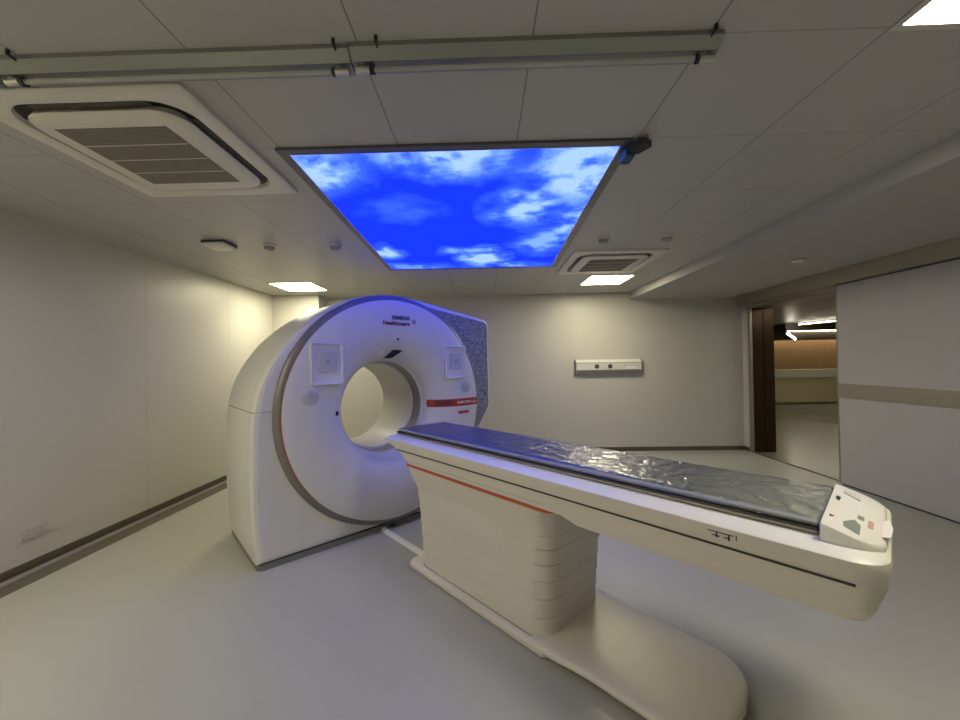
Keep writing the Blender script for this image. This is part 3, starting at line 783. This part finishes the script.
fr_ = [foot_ring(0.020, 0.0225), foot_ring(0.004, 0.026), foot_ring(0.0, 0.036), foot_ring(0.003, 0.048), foot_ring(0.012, 0.056), foot_ring(0.035, 0.062), foot_ring(0.10, 0.067), foot_ring(0.2, 0.070)]
obj('foot_cover', loft(fr_), M['cream'], tb, angle=60)
# telescopic column
rings = []
zs = [0.048, 0.150, 0.245, 0.335, 0.420, 0.500, 0.575]
ws = [0.262, 0.266, 0.271, 0.275, 0.280, 0.284]
s0s = [0.765, 0.752, 0.740, 0.727, 0.715, 0.700]
s1s = [1.835, 1.840, 1.845, 1.850, 1.855, 1.860]
for k in range(6):
    w_, a_, b_ = ws[k], s0s[k], s1s[k]
    rings += [R2(-0.284, w_ - 0.001, a_ + 0.002, b_ - 0.003, zs[k] + 0.0005, 0.05, 0.115), R2(-0.284, w_, a_, b_, zs[k] + 0.006, 0.05, 0.10), R2(-0.284, w_, a_, b_, zs[k + 1] - 0.006, 0.05, 0.10),
              R2(-0.284, w_ - 0.001, a_ + 0.002, b_ - 0.003, zs[k + 1], 0.05, 0.115)]
obj('column', loft(rings), M['cream'], tb, angle=25)
obj('column_seal', loft([R2(-0.288, 0.244, 0.76, 1.838, 0.0472, 0.05, 0.10), R2(-0.288, 0.244, 0.76, 1.838, 0.0505, 0.05, 0.10)]), M['button_line'], tb)
obj('column_head', loft([R2(-0.290, 0.290, 0.69, 1.865, 0.5755, 0.05, 0.10), R2(-0.292, 0.292, 0.685, 1.87, 0.590, 0.05, 0.10), R2(-0.322, 0.322, 0.645, 1.89, 0.690, 0.05, 0.10), R2(-0.327, 0.327, 0.635, 1.93, 0.721, 0.05, 0.10)]), M['cream'], tb, angle=30)
obj('orange_stripe', loft([R2(-0.331, 0.331, 0.632, 1.93, 0.7215, 0.05, 0.10), R2(-0.333, 0.333, 0.628, 1.935, 0.725, 0.05, 0.10), R2(-0.333, 0.333, 0.628, 1.935, 0.738, 0.05, 0.10), R2(-0.329, 0.329, 0.635, 1.93, 0.741, 0.05, 0.10)]), M['orange'], tb)
# beam
SE = 3.005
obj('lower_beam', loft([R2(-0.318, 0.318, 2.06, SE - 0.055, 0.7115, 0.02, 0.05), R2(-0.328, 0.328, 2.03, SE - 0.045, 0.7165, 0.02, 0.06), R2(-0.3305, 0.3305, 1.95, SE - 0.033, 0.7405, 0.02, 0.06),
                        R2(-0.3308, 0.3308, 0.66, SE - 0.032, 0.7417, 0.03, 0.06), R2(-0.331, 0.331, 0.64, SE - 0.03, 0.750, 0.03, 0.06), R2(-0.331, 0.331, 0.54, SE - 0.01, 0.805, 0.03, 0.07), R2(-0.331, 0.331, 0.52, SE - 0.008, 0.820, 0.03, 0.07)]), M['cream'], tb, angle=40)
obj('upper_shell', loft([R2(-0.331, 0.331, 0.52, SE - 0.008, 0.8202, 0.03, 0.07), R2(-0.333, 0.333, 0.405, SE - 0.003, 0.850, 0.03, 0.08), R2(-0.333, 0.333, 0.345, SE, 0.872, 0.03, 0.085), R2(-0.331, 0.331, 0.33, SE - 0.003, 0.882, 0.03, 0.085)]), M['cream'], tb, angle=40)
obj('top_tray', loft([R2(-0.330, 0.330, 0.331, SE - 0.004, 0.8822, 0.03, 0.085), R2(-0.325, 0.325, 0.336, SE - 0.010, 0.8865, 0.03, 0.08), R2(-0.245, 0.245, 0.36, SE - 0.03, 0.9000, 0.02, 0.06)]), M['cream_top'], tb, angle=40)
bm = bmesh.new()
for s in (-1, 1): box(bm, *sorted((s * 0.3295, s * 0.3345)), -2.935, -0.535, 0.8165, 0.8235)
obj('side_groove', bm, M['gap'], tb, smooth=False)
bm = bmesh.new()
for s in (-1, 1): box(bm, *sorted((s * 0.3295, s * 0.3312)), -1.87, -0.66, 0.762, 0.764)
obj('fine_seam', bm, M['button_line'], tb, smooth=False)
# printed symbol on the side
bm = bmesh.new()
for (a0, a1, z0, z1) in [(-2.650, -2.575, 0.863, 0.8655), (-2.612, -2.588, 0.850, 0.853), (-2.604, -2.599, 0.845, 0.862), (-2.640, -2.635, 0.845, 0.862), (-2.640, -2.622, 0.850, 0.853), (-2.660, -2.657, 0.852, 0.868)]:
    box(bm, -0.3352, -0.3325, a0, a1, z0, z1)
obj('side_symbol', bm, M['print_black'], tb, smooth=False)
bm = boxm(-0.3275, -0.3225, -2.497, -2.493, 0.716, 0.748); box(bm, -0.3275, -0.3225, -2.515, -2.497, 0.716, 0.719)
obj('latch_mark', bm, M['print_black'], tb, smooth=False)
# sliding cradle board
obj('cradle_board', loft([R2(-0.232, 0.232, 0.375, 2.850, 0.9003, 0.02, 0.006), R2(-0.236, 0.236, 0.372, 2.850, 0.906, 0.02, 0.006), R2(-0.236, 0.236, 0.372, 2.850, 0.914, 0.02, 0.006)]), M['steel'], tb)
obj('cradle_rim', loft([R2(-0.240, 0.240, 0.368, 2.853, 0.9143, 0.02, 0.006), R2(-0.242, 0.242, 0.366, 2.853, 0.918, 0.02, 0.006), R2(-0.240, 0.240, 0.368, 2.853, 0.923, 0.02, 0.006)]), M['print_black'], tb)
# end control block: a wedge that falls toward the table's end
def zc(y): return 0.9515 - 0.33 * (-y - 2.862)
def wedge(x0, x1, s0, s1, rn, dz):
    return [(x, y, zc(y) + dz) for x, y, _ in rr(x0, x1, -s1, -s0, 0, rn, 8, 0.006)]
ec = obj('end_console', loft([R2(-0.262, 0.262, 2.856, 2.994, 0.8905, 0.006, 0.07), wedge(-0.262, 0.262, 2.856, 2.994, 0.07, -0.010), wedge(-0.259, 0.259, 2.858, 2.991, 0.068, -0.003), wedge(-0.250, 0.250, 2.862, 2.984, 0.06, 0.0)]), M['cream_top'], tb, angle=35)
def flat_on_console(pts, name, mt, h=0.0008, lift=0.0003):
    obj(name, loft([[(x, y, zc(y) + lift) for x, y in pts], [(x, y, zc(y) + lift + h) for x, y in pts]]), mt, ec, smooth=False)
def rect(x0, x1, y0, y1): return [(x0, y0), (x1, y0), (x1, y1), (x0, y1)]
flat_on_console(rect(-0.215, 0.12, -2.886, -2.867), 'console_label', M['print_white'])
flat_on_console([(-0.165, -2.879), (-0.150, -2.882), (-0.150, -2.870), (-0.175, -2.872)], 'console_icon', M['print_black'], 0.0006, 0.0013)
flat_on_console([(0.03, -2.881), (0.085, -2.883), (0.09, -2.872), (0.045, -2.871)], 'console_icon', M['print_black'], 0.0006, 0.0013)
flat_on_console([(-0.225, -2.940), (-0.205, -2.905), (-0.165, -2.902), (-0.10, -2.925), (-0.135, -2.940)], 'console_recess', M['screen'])
flat_on_console(rect(-0.075, -0.035, -2.945, -2.930), 'console_key', M['screen'])
flat_on_console(rect(-0.12, -0.045, -2.966, -2.954), 'red_sticker', M['sticker_red'])
flat_on_console([(0.13, -2.93), (0.16, -2.885), (0.19, -2.885), (0.18, -2.93)], 'raised_lip', M['cream'], 0.006)
obj('tape_flap', prism([(-0.16, -2.985), (0.0, -2.985), (0.03, -3.000), (-0.06, -3.008), (-0.15, -3.003)], 2, 0.9135, 0.9145), M['print_white'], ec, smooth=False)

# pad wrapped in film
pad = thing('table_mattress', 'long thin grey mattress wrapped in clear crinkled plastic lying on the patient table', 'mattress', (GX, GY, 0), A)
obj('pad', loft([R2(-0.225, 0.225, 0.385, 2.846, 0.9235, 0.03, 0.008), R2(-0.232, 0.232, 0.378, 2.850, 0.929, 0.03, 0.008), R2(-0.232, 0.232, 0.378, 2.850, 0.938, 0.03, 0.008), R2(-0.222, 0.222, 0.388, 2.846, 0.944, 0.03, 0.008)]), M['pad'], pad)
from mathutils import noise as mn
bm = bmesh.new(); nx, ny = 60, 420; V = []
for i in range(ny + 1):
    row = []
    s_ = 0.372 + (2.854 - 0.372) * i / ny
    for j in range(nx + 1):
        x = -0.236 + 0.472 * j / nx
        p = Vector((x * 9 + 3, s_ * 6, 0))
        h = 0.5 + 0.5 * mn.noise(p + 0.8 * mn.noise_vector(p * 0.7))
        rdg = (1 - abs(mn.noise(Vector((x * 11 + s_ * 4, s_ * 9 - x * 3, 2))))) ** 6
        edge = min(1.0, min(nx - j, j) / 4)
        z = 0.929 + (0.0165 + 0.002 * h + 0.004 * rdg) * min(1, edge)
        row.append(bm.verts.new((x, -s_, z)))
    V.append(row)
for i in range(ny):
    for j in range(nx): bm.faces.new((V[i][j], V[i + 1][j], V[i + 1][j + 1], V[i][j + 1]))
obj('plastic_film', bm, M['film'], pad, angle=80)
